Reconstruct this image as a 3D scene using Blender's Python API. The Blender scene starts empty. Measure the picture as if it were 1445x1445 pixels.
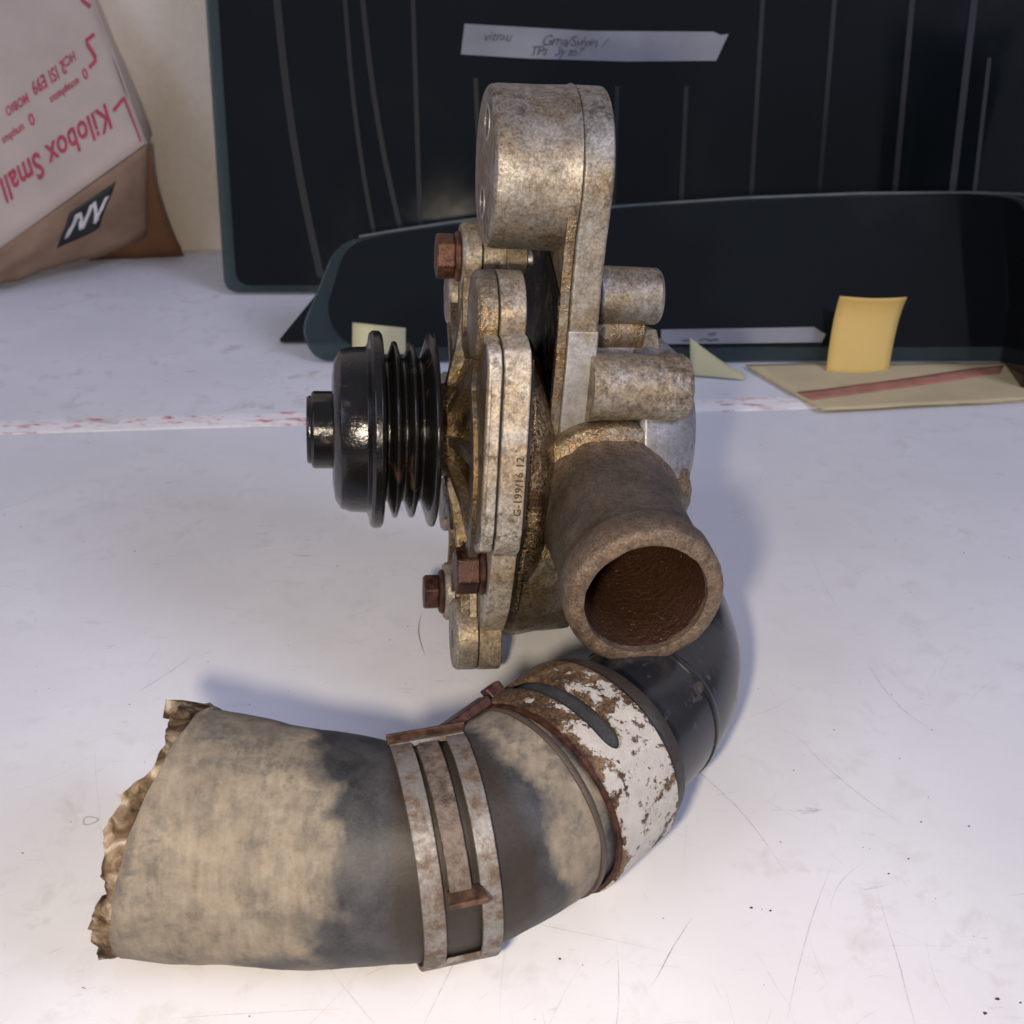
import bpy, math, random
import numpy as np
from math import sin, cos, pi, radians, sqrt
from mathutils import Vector, Matrix, noise as mnoise
random.seed(7); np.random.seed(7)
S = 0.001                                   # everything below is written in millimetres
sc = bpy.context.scene

# ------------------------------------------------------------------ camera, light, exposure
cam_d = bpy.data.cameras.new('camera'); cam = bpy.data.objects.new('camera', cam_d)
sc.collection.objects.link(cam); sc.camera = cam
cam.location = (0, 0, .216); cam.rotation_euler = (radians(60), 0, 0)
cam_d.sensor_fit = 'HORIZONTAL'; cam_d.sensor_width = 36; cam_d.lens = 36 * 1650 / 1445
cam_d.clip_start = .01; cam_d.clip_end = 20
cam_d.dof.use_dof = True; cam_d.dof.focus_distance = .285; cam_d.dof.aperture_fstop = 34

world = bpy.data.worlds.new('World'); sc.world = world; world.use_nodes = True
wn = world.node_tree.nodes; wl = world.node_tree.links
bg = wn['Background']; bg.inputs[1].default_value = .24
tcw = wn.new('ShaderNodeTexCoord'); sx = wn.new('ShaderNodeSeparateXYZ'); wr = wn.new('ShaderNodeValToRGB')
wl.new(tcw.outputs['Generated'], sx.inputs[0]); wl.new(sx.outputs[2], wr.inputs[0]); wl.new(wr.outputs[0], bg.inputs[0])
wr.color_ramp.elements[0].position = .0; wr.color_ramp.elements[0].color = (.30, .30, .36, 1)
wr.color_ramp.elements[1].position = .9; wr.color_ramp.elements[1].color = (.74, .77, 1.0, 1)

def area(name, loc, target, size, power, col, sy=None):
    d = bpy.data.lights.new(name, 'AREA'); d.shape = 'RECTANGLE' if sy else 'DISK'
    d.size = size; d.energy = power; d.color = col
    if sy: d.size_y = sy
    o = bpy.data.objects.new(name, d); sc.collection.objects.link(o); o.location = loc
    o.rotation_euler = (Vector(target) - Vector(loc)).to_track_quat('-Z', 'Y').to_euler()
    return o
# cool daylight from a window high on the left, warm camera flash close beside the lens
area('window_light', (-1.3, -.55, 1.05), (0, .35, 0), .9, 9.0, (.64, .68, 1.0), .9)
area('room_light', (1.35, -.45, 1.25), (.05, .25, 0), .7, 17.0, (.66, .70, 1.0), .7)
area('camera_flash', (-.032, -.012, .196), (0, .27, .03), .020, .98, (1.0, .85, .67))

vs = sc.view_settings
vs.view_transform = 'Standard'; vs.look = 'None'; vs.gamma = 1; vs.exposure = 0; vs.use_curve_mapping = False
sc.cycles.max_bounces = 8

# ------------------------------------------------------------------ material helpers
class Mat:
    def __init__(s, name):
        s.m = bpy.data.materials.new(name); s.m.use_nodes = True
        s.n = s.m.node_tree.nodes; s.l = s.m.node_tree.links
        s.b = s.n['Principled BSDF']; s.out = s.n['Material Output']; s.co = None
    def link(s, a, b): s.l.new(a, b)
    def coord(s):                                            # object space, in millimetres
        if s.co is None:
            t = s.n.new('ShaderNodeTexCoord'); v = s.n.new('ShaderNodeVectorMath'); v.operation = 'SCALE'
            v.inputs['Scale'].default_value = 1000; s.link(t.outputs['Object'], v.inputs[0]); s.co = v.outputs[0]
        return s.co
    def sep(s, vec):
        x = s.n.new('ShaderNodeSeparateXYZ'); s.link(vec, x.inputs[0]); return x.outputs
    def vmul(s, vec, k):
        v = s.n.new('ShaderNodeVectorMath'); v.operation = 'MULTIPLY'; s.link(vec, v.inputs[0]); v.inputs[1].default_value = k; return v.outputs[0]
    def vadd(s, vec, k):
        v = s.n.new('ShaderNodeVectorMath'); v.operation = 'ADD'; s.link(vec, v.inputs[0])
        if isinstance(k, tuple): v.inputs[1].default_value = k
        else: s.link(k, v.inputs[1])
        return v.outputs[0]
    def noise(s, mm, detail=4, rough=.55, dist=0, vec=None, off=0):
        t = s.n.new('ShaderNodeTexNoise'); t.inputs['Scale'].default_value = 1 / mm; t.inputs['Detail'].default_value = detail
        t.inputs['Roughness'].default_value = rough; t.inputs['Distortion'].default_value = dist
        v = vec or s.coord()
        if off: v = s.vadd(v, (off, off * .7, off * 1.3))
        s.link(v, t.inputs['Vector']); return t.outputs['Fac']
    def vor(s, mm, feat='F1', vec=None):
        t = s.n.new('ShaderNodeTexVoronoi'); t.feature = feat; t.inputs['Scale'].default_value = 1 / mm
        s.link(vec or s.coord(), t.inputs['Vector']); return t.outputs['Distance']
    def ramp(s, fac, stops, interp='LINEAR'):
        r = s.n.new('ShaderNodeValToRGB'); e = r.color_ramp.elements; r.color_ramp.interpolation = interp
        while len(e) < len(stops): e.new(.5)
        for q, (p, c) in zip(e, stops):
            q.position = p; q.color = (c, c, c, 1) if not isinstance(c, tuple) else (*c, 1)
        s.link(fac, r.inputs[0]); return r.outputs[0]
    def mix(s, fac, a, b, mode='MIX'):
        x = s.n.new('ShaderNodeMix'); x.data_type = 'RGBA'; x.blend_type = mode
        for sock, v in ((x.inputs[0], fac), (x.inputs[6], a), (x.inputs[7], b)):
            if isinstance(v, (int, float)): sock.default_value = v if sock == x.inputs[0] else (v, v, v, 1)
            elif isinstance(v, tuple): sock.default_value = (*v, 1)
            else: s.link(v, sock)
        return x.outputs[2]
    def math(s, op, a, b=None, c=None, clamp=False):
        x = s.n.new('ShaderNodeMath'); x.operation = op; x.use_clamp = clamp
        for i, v in enumerate((a, b, c)):
            if v is None: continue
            if isinstance(v, (int, float)): x.inputs[i].default_value = v
            else: s.link(v, x.inputs[i])
        return x.outputs[0]
    def set(s, **k):
        for key, v in k.items():
            sock = s.b.inputs[{'col': 'Base Color', 'rough': 'Roughness', 'metal': 'Metallic', 'spec': 'Specular IOR Level', 'coat': 'Coat Weight',
                               'coat_rough': 'Coat Roughness', 'alpha': 'Alpha', 'sheen': 'Sheen Weight'}[key]]
            if isinstance(v, (int, float)): sock.default_value = v
            elif isinstance(v, tuple): sock.default_value = (*v, 1)
            else: s.link(v, sock)
        return s
    def bump(s, *hs):                                         # (height, mm, strength) chained
        prev = None
        for h, mm, st in hs:
            b = s.n.new('ShaderNodeBump'); b.inputs['Distance'].default_value = mm * S; b.inputs['Strength'].default_value = st
            s.link(h, b.inputs['Height'])
            if prev: s.link(prev, b.inputs['Normal'])
            prev = b.outputs[0]
        s.link(prev, s.b.inputs['Normal']); return s

def plain(name, col, rough=.6, metal=0, bump_mm=None, var=.25):
    m = Mat(name); n = m.noise(6, 5); f = m.ramp(n, [(.3, 1 - var), (.7, 1 + var * .4)])
    m.set(col=m.mix(1, col, f, 'MULTIPLY'), rough=rough, metal=metal)
    if bump_mm: m.bump((m.noise(bump_mm, 4), bump_mm * .3, .5))
    return m.m

def dirty_alu(name, dirt=.5, oil=.3, clean=False, seed=0, tone=1.0, met=.68):
    """cast aluminium: dull grey, tan dust, brown oil stains, wet grainy oil in patches"""
    m = Mat(name)
    big = m.noise(13, 5, .6, .4, off=seed); mid = m.noise(3.4, 6, .72, .2, off=seed + 31); fine = m.noise(.8, 6, .75, off=seed + 7); cast = m.noise(.35, 3, .6)
    k = lambda c: tuple(q * tone for q in c)
    d = m.math('ADD', m.math('MULTIPLY', fine, .5), m.math('MULTIPLY', mid, .5))
    base = m.ramp(d, [(.36, k((.13, .115, .095) if not clean else (.26, .26, .265))), (.47, k((.28, .26, .225) if not clean else (.42, .42, .43))), (.60, k((.50, .475, .43) if not clean else (.60, .60, .615)))])
    tanc = m.ramp(d, [(.36, k((.065, .044, .025))), (.47, k((.21, .16, .10))), (.60, k((.42, .34, .235)))])
    col = m.mix(m.ramp(m.math('ADD', m.math('MULTIPLY', big, .8), m.math('MULTIPLY', mid, .2)), [(.56 - dirt * .3, 0), (.70 - dirt * .2, .95)]), base, tanc)
    g = m.math('ADD', m.math('MULTIPLY', m.noise(2.0, 6, .75, .2, off=seed + 50), .6), m.math('MULTIPLY', m.noise(11, 4, .6, off=seed + 71), .4))
    col = m.mix(m.ramp(g, [(.52, 0), (.62, .78 if not clean else .4)]), col, (.055, .036, .02) if not clean else (.13, .12, .11))
    oilm = m.ramp(m.math('ADD', m.math('MULTIPLY', big, .6), m.math('MULTIPLY', m.noise(4, 5, .7, off=seed + 90), .4)), [(.62 - oil * .33, 0), (.80 - oil * .33, 1)])
    col = m.mix(m.math('MULTIPLY', oilm, .85), col, m.mix(m.ramp(m.noise(.8, 5, .7), [(.38, 0), (.62, 1)]), (.045, .024, .008), (.38, .25, .105)))
    m.set(col=col, metal=m.mix(oilm, met if not clean else .75, .8), rough=m.mix(oilm, m.ramp(d, [(.38, .58), (.6, .38)]), .25))
    m.bump((cast, .10, .6), (m.math('MULTIPLY', m.noise(.8, 3, .6, off=3), oilm), .5, 1.0), (fine, .14, .6), (mid, .25, .4))
    return m.m

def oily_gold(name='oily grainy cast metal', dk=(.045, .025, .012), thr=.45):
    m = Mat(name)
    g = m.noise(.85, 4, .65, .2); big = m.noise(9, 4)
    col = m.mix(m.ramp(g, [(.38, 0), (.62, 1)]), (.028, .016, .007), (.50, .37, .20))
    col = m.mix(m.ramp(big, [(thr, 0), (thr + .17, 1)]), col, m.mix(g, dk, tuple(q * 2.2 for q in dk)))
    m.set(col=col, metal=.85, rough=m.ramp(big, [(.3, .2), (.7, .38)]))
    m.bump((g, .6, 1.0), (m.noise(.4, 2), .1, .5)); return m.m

def black_paint():
    m = Mat('oily black paint with rust'); a = m.noise(9, 5, .6, .5); b = m.noise(1.2, 4); c = m.noise(20, 3, off=11)
    rust = m.ramp(m.math('ADD', m.math('MULTIPLY', a, .6), m.math('MULTIPLY', c, .4)), [(.575, 0), (.64, .9)])
    col = m.mix(rust, m.mix(b, (.004, .004, .004), (.010, .009, .008)), m.mix(b, (.055, .028, .016), (.11, .06, .035)))
    m.set(col=col, rough=m.mix(rust, m.ramp(a, [(.35, .12), (.65, .26)]), .5), coat=.25, coat_rough=.12, spec=.4)
    m.bump((m.noise(2.2, 4, .6), .3, .6), (m.noise(.6, 3), .09, .6)); return m.m

def rust(name='rusty steel', c0=(.022, .008, .006), c1=(.105, .042, .027), wet=.3):
    m = Mat(name); a = m.noise(2.5, 5, .65); b = m.noise(.5, 4, .6)
    m.set(col=m.mix(m.ramp(a, [(.35, 0), (.68, 1)]), c0, c1), metal=.45, rough=m.ramp(a, [(.3, wet), (.7, wet + .3)]))
    m.bump((b, .25, .8), (a, .3, .4)); return m.m

def spout_mat():
    m = Mat('dusty brown pipe'); a = m.noise(8, 5, .6, .3); f = m.noise(.7, 4, .6); x = m.sep(m.coord())
    y = m.math('ADD', x[1], m.math('MULTIPLY', m.noise(7, 4), 10))
    lip = m.ramp(m.math('DIVIDE', m.math('ADD', y, 85), 70), [(.20, .9), (.40, .0), (.80, .0), (.93, .9)])
    col = m.mix(m.ramp(a, [(.3, 0), (.7, 1)]), (.060, .046, .035), (.115, .090, .067))
    col = m.mix(m.math('MULTIPLY', lip, .85), col, m.mix(m.ramp(m.noise(3, 5, .65), [(.35, 0), (.65, 1)]), (.10, .060, .033), (.245, .17, .11)))
    sp_ = m.math('ADD', m.math('MULTIPLY', f, .55), m.math('MULTIPLY', m.noise(2.4, 6, .72, off=19), .45))
    col = m.mix(1, col, m.ramp(sp_, [(.36, .45), (.48, .95), (.62, 1.45)]), 'MULTIPLY')
    m.set(col=col, metal=.3, rough=m.ramp(sp_, [(.36, .65), (.62, .42)])); m.bump((f, .34, 1.0), (m.noise(2.5, 4), .45, .6)); return m.m

def bore_mat():
    m = Mat('rusty pipe bore'); a = m.noise(1.6, 5, .7); f = m.ramp(m.noise(1.1, 3, .7), [(.66, 0), (.72, 1)])
    m.set(col=m.mix(f, m.mix(a, (.018, .007, .003), (.085, .036, .016)), (.42, .30, .2)), rough=.42, metal=.1); m.bump((a, .9, 1.0), (m.noise(.6, 3), .2, .6)); return m.m

def uvco(m):
    t = m.n.new('ShaderNodeUVMap'); return t.outputs[0]

def hose_mat():
    m = Mat('dusty grey rubber hose'); uv = m.sep(uvco(m)); s = uv[0]; v = uv[1]          # u = length / 100 mm, v = turn
    n = m.math('MULTIPLY', m.math('SUBTRACT', m.noise(17, 2.5, .5, .2), .5), .46)
    n2 = m.math('MULTIPLY', m.math('SUBTRACT', m.noise(2.0, 4, .65), .5), .04)
    wob = m.math('MULTIPLY', m.math('SINE', m.math('MULTIPLY', m.math('SUBTRACT', v, .02), 13)), -.035)
    e = m.math('ADD', m.math('ADD', s, n), m.math('ADD', n2, wob))
    tan1 = m.ramp(e, [(.37, 1), (.40, .55), (.44, 0)])
    e2 = m.math('ADD', s, m.math('ADD', m.math('MULTIPLY', n, .35), m.math('MULTIPLY', n2, .8)))
    tan2 = m.math('MULTIPLY', m.ramp(e2, [(.79, 0), (.82, 1)]), m.ramp(e2, [(.885, 1), (.915, 0)]))
    tan = m.math('MAXIMUM', tan1, tan2)
    streak = m.noise(2.6, 5, .62, .1, vec=m.vmul(m.coord(), (2.2, .35, .35)))
    grain = m.noise(.7, 5, .7)
    grey = m.mix(m.ramp(m.math('ADD', m.math('MULTIPLY', m.noise(6, 4, .55), .6), m.math('MULTIPLY', grain, .4)), [(.38, 0), (.62, 1)]), (.014, .014, .0155), (.045, .045, .047))
    t3 = m.math('ADD', m.math('MULTIPLY', streak, .25), m.math('ADD', m.math('MULTIPLY', m.noise(7, 5, .65, off=8), .55), m.math('MULTIPLY', grain, .2)))
    tanc = m.ramp(t3, [(.36, (.098, .085, .068)), (.48, (.175, .148, .111)), (.62, (.255, .216, .16))])
    worn = m.math('MULTIPLY', m.ramp(m.noise(4.5, 6, .7, .2, off=40), [(.46, 0), (.64, .85)]), m.ramp(m.noise(20, 3, .5, off=15), [(.40, 0), (.56, 1)]))
    tanc = m.mix(worn, tanc, (.075, .072, .066))
    endband = m.ramp(m.math('ADD', s, m.math('MULTIPLY', n, .15)), [(.005, .75), (.07, 0)])
    tanc = m.mix(endband, tanc, (.075, .063, .05))
    spk = m.ramp(m.noise(1.3, 4, .75, off=66), [(.69, 0), (.73, 1)])
    col = m.mix(tan, grey, tanc); col = m.mix(m.math('MULTIPLY', spk, .6), col, (.05, .035, .025))
    grime = m.ramp(m.math('ABSOLUTE', m.math('SUBTRACT', m.math('ADD', s, m.math('MULTIPLY', n2, .7)), .655)), [(.088, .9), (.10, .5), (.125, 0)])
    col = m.mix(grime, col, m.mix(m.noise(1, 4), (.007, .005, .0035), (.032, .022, .013)))
    m.set(col=col, rough=m.mix(tan, .56, .85), spec=.42)
    m.bump((grain, .14, .5), (streak, .07, .3), (m.noise(.35, 2), .05, .4)); return m.m

def liner_mat():
    m = Mat('torn fabric liner'); a = m.noise(5.5, 4, .55, .8); b = m.noise(.6, 4, .65)
    col = m.ramp(a, [(.34, (.028, .018, .011)), (.47, (.10, .066, .038)), (.57, (.22, .165, .108)), (.68, (.42, .36, .28))])
    m.set(col=col, rough=.95, spec=.1); m.bump((m.noise(.5, 4, .65, vec=m.vmul(m.coord(), (.35, 1, 1))), .4, .9), (a, .35, .4)); return m.m

def flaky_white():
    m = Mat('flaking white paint on rusty steel'); uv = m.sep(uvco(m))
    a = m.noise(6, 6, .68, .3); b = m.noise(1.8, 5, .7, off=9)
    edge = m.ramp(m.math('ABSOLUTE', uv[0]), [(.08, 0), (.105, .2)])
    top = m.ramp(uv[1], [(.40, 0), (.56, .26)])
    k = m.math('ADD', m.math('ADD', m.math('MULTIPLY', a, .6), m.math('MULTIPLY', b, .4)), m.math('ADD', m.math('MULTIPLY', edge, .5), m.math('MULTIPLY', top, .55)))
    r = m.ramp(k, [(.545, 0), (.565, 1)])
    col = m.mix(r, m.mix(m.noise(3, 4), (.30, .28, .245), (.53, .505, .455)), m.ramp(m.math('ADD', m.math('MULTIPLY', m.noise(.8, 5, .75), .55), m.math('MULTIPLY', m.noise(5, 4, .6, off=22), .45)), [(.36, (.018, .011, .007)), (.48, (.075, .042, .022)), (.6, (.22, .14, .075))]))
    m.set(col=col, rough=m.mix(r, .5, .55), metal=m.mix(r, .05, .3)); m.bump((m.ramp(k, [(.535, 1), (.575, 0)]), .18, .8), (m.noise(.6, 4), .16, .8)); return m.m

def worn_zinc():
    m = Mat('rust-spotted zinc steel'); a = m.noise(5, 6, .68, .3); b = m.noise(.7, 4, .6)
    k = m.ramp(m.math('ADD', m.math('MULTIPLY', a, .65), m.math('MULTIPLY', m.noise(1.6, 5, .7, off=12), .35)), [(.43, 0), (.58, 1)])
    col = m.mix(k, m.mix(b, (.12, .115, .108), (.32, .31, .29)), m.mix(b, (.045, .030, .021), (.15, .10, .068)))
    m.set(col=col, metal=m.mix(k, .6, .25), rough=m.mix(k, .52, .7)); m.bump((b, .15, .6), (a, .25, .4)); return m.m

def elbow_mat():
    m = Mat('black elbow rubber'); a = m.noise(10, 5, .6, .3); b = m.noise(.8, 4); d = m.ramp(m.noise(5, 6, .7, .4, off=5), [(.58, 0), (.70, .55)])
    m.set(col=m.mix(d, m.mix(a, (.010, .011, .013), (.022, .023, .026)), (.12, .092, .068)), rough=m.mix(d, m.ramp(a, [(.3, .17), (.7, .28)]), .8), spec=.65)
    m.bump((b, .06, .3), (a, .3, .15)); return m.m

def table_mat(name, dirt):
    m = Mat(name); a = m.noise(60, 5, .6, .3); b = m.noise(11, 6, .68, .4); c = m.noise(2.5, 5, .7)
    col = m.mix(m.ramp(a, [(.3, 0), (.7, 1)]), (.68, .68, .685), (.755, .755, .765))
    sm = m.math('MULTIPLY', m.ramp(b, [(.52, 0), (.72, 1)]), m.ramp(a, [(.42, 0), (.66, 1)]))
    col = m.mix(m.math('MULTIPLY', sm, dirt), col, (.47, .43, .385))
    st = m.noise(3, 5, .7, .2, vec=m.vmul(m.coord(), (.28, 1.0, 1)), off=13)
    mk_ = m.math('MULTIPLY', m.ramp(st, [(.62, 0), (.72, 1)]), m.ramp(m.noise(25, 3, off=21), [(.5, 0), (.62, 1)]))
    col = m.mix(m.math('MULTIPLY', mk_, dirt * .9), col, (.30, .27, .25))
    col = m.mix(m.math('MULTIPLY', m.ramp(c, [(.6, 0), (.8, 1)]), .25), col, (.55, .52, .49))
    m.set(col=col, rough=m.ramp(b, [(.3, .34), (.7, .50)]), spec=.35); m.bump((m.noise(.8, 3), .03, .25), (a, .5, .1)); return m.m

def seam_mat():
    m = Mat('filler strip with red paint'); b = m.noise(5, 6, .7, .4, vec=m.vmul(m.coord(), (.45, 1.6, 1))); c = m.noise(9, 5, .65, .2, off=17, vec=m.vmul(m.coord(), (.4, 1.3, 1)))
    col = m.mix(m.ramp(c, [(.54, 0), (.70, .8)]), (.86, .83, .79), (.40, .30, .24))
    col = m.mix(m.ramp(b, [(.56, 0), (.61, .9)]), col, (.52, .075, .055))
    m.set(col=col, rough=.6); m.bump((b, .5, .6)); return m.m

def tinted(name, tr, base=(.004, .006, .007), rough=.04):
    m = Mat(name); m.set(col=base, rough=rough)
    t = m.n.new('ShaderNodeBsdfTransparent'); t.inputs[0].default_value = (*tr, 1)
    a = m.n.new('ShaderNodeAddShader'); m.link(m.b.outputs[0], a.inputs[0]); m.link(t.outputs[0], a.inputs[1]); m.link(a.outputs[0], m.out.inputs[0])
    sm = m.noise(60, 5, .6); m.set(rough=m.ramp(sm, [(.4, rough), (.7, rough + .12)])); return m.m

def paper(name, c, var=.12, crease=.0):
    m = Mat(name); a = m.noise(25, 5, .6); b = m.noise(1, 4)
    m.set(col=m.mix(1, c, m.ramp(a, [(.3, 1 - var), (.7, 1.03)]), 'MULTIPLY'), rough=.8); m.bump((b, .08, .3), (m.noise(18, 3, .5, .5), crease + .01, .6)); return m.m

MAT = dict(
    alu=dirty_alu('oil-stained cast aluminium', .75, .12, met=.5), alu2=dirty_alu('tan dusty cast aluminium', .5, -.1, seed=120, tone=.9), alu3=dirty_alu('scrubbed cast aluminium', .25, -.25, True, seed=60),
    alu4=dirty_alu('oil-soaked cast aluminium', .8, .55, seed=33, tone=.8), alu6=dirty_alu('lamp-brightened cast aluminium', .5, -.1, seed=210, tone=1.3, met=.3), alu5=dirty_alu('dull grey cast aluminium', .15, -.4, True, seed=77, tone=.62), gold=oily_gold(), film=oily_gold('black oil and shade film', (.012, .008, .005), .30), alu7=dirty_alu('dark oily and shaded casting', .9, .5, seed=140, tone=.5), gold2=oily_gold('grainy oily casting', (.06, .038, .018), .44), black=black_paint(), rust=rust(), rustdull=rust('brown dull rust', (.03, .017, .011), (.15, .08, .05), .5), rustlight=rust('orange rusty steel', (.04, .016, .010), (.19, .085, .05)),
    spout=spout_mat(), bore=bore_mat(), hose=hose_mat(), liner=liner_mat(), white=flaky_white(), zinc=worn_zinc(), elbow=elbow_mat(),
    dark=plain('black oily recess', (.02, .013, .008), .4), inner=plain('inside of hose', (.03, .024, .02), .8),
    letter_shade=plain('stamped letter shadow', (.055, .04, .028), .6), table=table_mat('scuffed white laminate', .55), ledge=table_mat('smeared white laminate', 1.3), seam=seam_mat(),
    wall=plain('cream wall paint', (.72, .645, .53), .75, 0, 3, .06))

# ------------------------------------------------------------------ mesh helpers (millimetres in, metres out)
def mk(name, v, f, mat, parent=None, smooth=38, bevel=0, sub=0, uv=None, seg=2, solid=0):
    me = bpy.data.meshes.new(name); me.from_pydata([(a * S, b * S, c * S) for a, b, c in v], [], f); me.update()
    if uv is not None:
        l = me.uv_layers.new(name='UVMap')
        for p in me.polygons:
            vals = [uv[me.loops[i].vertex_index] for i in p.loop_indices]
            wrap = max(q[1] for q in vals) - min(q[1] for q in vals) > .5
            for i, q in zip(p.loop_indices, vals): l.data[i].uv = (q[0], q[1] + 1 if wrap and q[1] < .5 else q[1])
    import bmesh
    bm = bmesh.new(); bm.from_mesh(me); bmesh.ops.recalc_face_normals(bm, faces=bm.faces); bm.to_mesh(me); bm.free()
    if smooth:
        me.shade_smooth()
        me.set_sharp_from_angle(angle=radians(smooth))
    o = bpy.data.objects.new(name, me); sc.collection.objects.link(o); o.parent = parent
    if mat: me.materials.append(mat if not isinstance(mat, str) else MAT[mat])
    if solid:
        q = o.modifiers.new('thickness', 'SOLIDIFY'); q.thickness = solid * S; q.offset = 0
    if bevel:
        q = o.modifiers.new('bevel', 'BEVEL'); q.width = bevel * S; q.segments = seg; q.limit_method = 'ANGLE'; q.angle_limit = radians(32); q.harden_normals = True
    if sub:
        q = o.modifiers.new('sub', 'SUBSURF'); q.levels = sub; q.render_levels = sub
    return o

def tag(o, label, cat=None, group=None, kind=None):
    if label: o['label'] = label
    if cat: o['category'] = cat
    if group: o['group'] = group
    if kind: o['kind'] = kind
    return o

def empty(name, loc=(0, 0, 0), rot=(0, 0, 0)):
    o = bpy.data.objects.new(name, None); sc.collection.objects.link(o); o.empty_display_size = .01
    o.location = [q * S for q in loc]; o.rotation_euler = rot; return o

def merge(*ps):
    V = []; Fs = []
    for v, f in ps:
        k = len(V); V += list(v); Fs += [tuple(i + k for i in q) for q in f]
    return V, Fs

def lathe_x(prof, seg=64, cy=0, cz=0, closed=False):
    V = []; Fs = []; idx = []
    for x, r in prof:
        if r < 1e-6: idx.append([len(V)]); V.append((x, cy, cz))
        else:
            idx.append(list(range(len(V), len(V) + seg)))
            V += [(x, cy + r * cos(2 * pi * i / seg), cz + r * sin(2 * pi * i / seg)) for i in range(seg)]
    pairs = list(zip(idx, idx[1:])) + ([(idx[-1], idx[0])] if closed else [])
    for a, b in pairs:
        for i in range(seg):
            j = (i + 1) % seg
            q = [a[i % len(a)], a[j % len(a)], b[j % len(b)], b[i % len(b)]]
            q = list(dict.fromkeys(q))
            if len(q) > 2: Fs.append(tuple(q))
    if not closed:
        for e in (idx[0], idx[-1]):
            if len(e) > 1: Fs.append(tuple(e))
    return V, Fs

def swap_xy(vf, cx, cz):                          # turn an x-axis lathe into a y-axis one through (cx, cz)
    return [(cx + y, x, cz + z) for x, y, z in vf[0]], vf[1]

def ext_x(poly, x0, x1):
    n = len(poly)
    V = [(x0, y, z) for y, z in poly] + [(x1, y, z) for y, z in poly]
    return V, [tuple(range(n)), tuple(range(n, 2 * n))] + [(i, (i + 1) % n, n + (i + 1) % n, n + i) for i in range(n)]

def box(x0, x1, y0, y1, z0, z1):
    return ext_x([(y0, z0), (y1, z0), (y1, z1), (y0, z1)], x0, x1)

def catmull(P, n):
    P = np.array(P, float); Q = np.vstack([2 * P[0] - P[1], P, 2 * P[-1] - P[-2]]); out = []
    for i in range(1, len(Q) - 2):
        for k in range(n):
            t = k / n; a, b, c, d = Q[i - 1:i + 3]
            out.append(.5 * (2 * b + (c - a) * t + (2 * a - 5 * b + 4 * c - d) * t * t + (3 * b - a - 3 * c + d) * t ** 3))
    out.append(Q[-2]); return np.array(out)

def fbm(x, y, z, o=3):
    return mnoise.fractal(Vector((x, y, z)), .9, 2.1, o)

def grid_ext(poly, x0, x1, step=1.6, nx=5):
    P = []
    for i, a in enumerate(poly):
        b = poly[(i + 1) % len(poly)]; L = math.hypot(b[0] - a[0], b[1] - a[1]); k = max(1, int(L / step))
        P += [(a[0] + (b[0] - a[0]) * q / k, a[1] + (b[1] - a[1]) * q / k) for q in range(k)]
    n = len(P); V = []; Fs = []
    for r in range(nx + 1): V += [(x0 + (x1 - x0) * r / nx, y, z) for y, z in P]
    for r in range(nx):
        for i in range(n): Fs.append((r * n + i, r * n + (i + 1) % n, (r + 1) * n + (i + 1) % n, (r + 1) * n + i))
    Fs += [tuple(range(n)), tuple(range(nx * n, (nx + 1) * n))]
    return V, Fs
def jig0(vf, amp, sc_):
    return [(x + amp * .3 * fbm(y * sc_, z * sc_, x * sc_), y + amp * fbm(x * sc_ + 9, y * sc_, z * sc_), z + amp * .6 * fbm(z * sc_, x * sc_ + 5, y * sc_)) for x, y, z in vf[0]], vf[1]

# ------------------------------------------------------------------ the setting: two boards of a bench, the strip between them, the wall
def seam_y(x): return 460.5 + .074 * x
v = []; f = []
def board(name, pts, z, mat, th=18):
    n = len(pts); V = [(x, y, z) for x, y in pts] + [(x, y, z - th) for x, y in pts]
    o = mk(name, V, [tuple(range(n)), tuple(range(2 * n - 1, n - 1, -1))] + [(i, n + i, n + (i + 1) % n, (i + 1) % n) for i in range(n)], mat, smooth=0, bevel=.5)
    o['kind'] = 'structure'; return o
bench = board('table_top', [(-700, -350), (700, -350), (700, seam_y(700) - 5.5), (-700, seam_y(-700) - 5.5)], 0, 'table')
ledge = board('table_back', [(-700, seam_y(-700) + 5.5), (700, seam_y(700) + 5.5), (700, 690), (-700, 690)], .4, 'ledge')
sv = []; sf = []
N = 180
for i in range(N + 1):
    x = -330 + 660 * i / N; y0 = seam_y(x)
    for j, (dy, z) in enumerate(((-5.6, -3), (-5.6 + .8 * fbm(x * .08, 1, 0), .35), (-2, .9 + .5 * fbm(x * .05, 3, 0)), (2, .9 + .5 * fbm(x * .05, 7, 0)), (5.6 + .8 * fbm(x * .08, 5, 0), .75), (5.6, -3))):
        sv.append((x, y0 + dy, z))
for i in range(N):
    for j in range(5): a = i * 6 + j; sf.append((a, a + 1, a + 7, a + 6))
mk('table_seam', sv, sf, 'seam')['kind'] = 'structure'
w = mk('wall', *box(-900, 900, 690, 720, -20, 900), 'wall', smooth=0); w['kind'] = 'structure'

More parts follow.
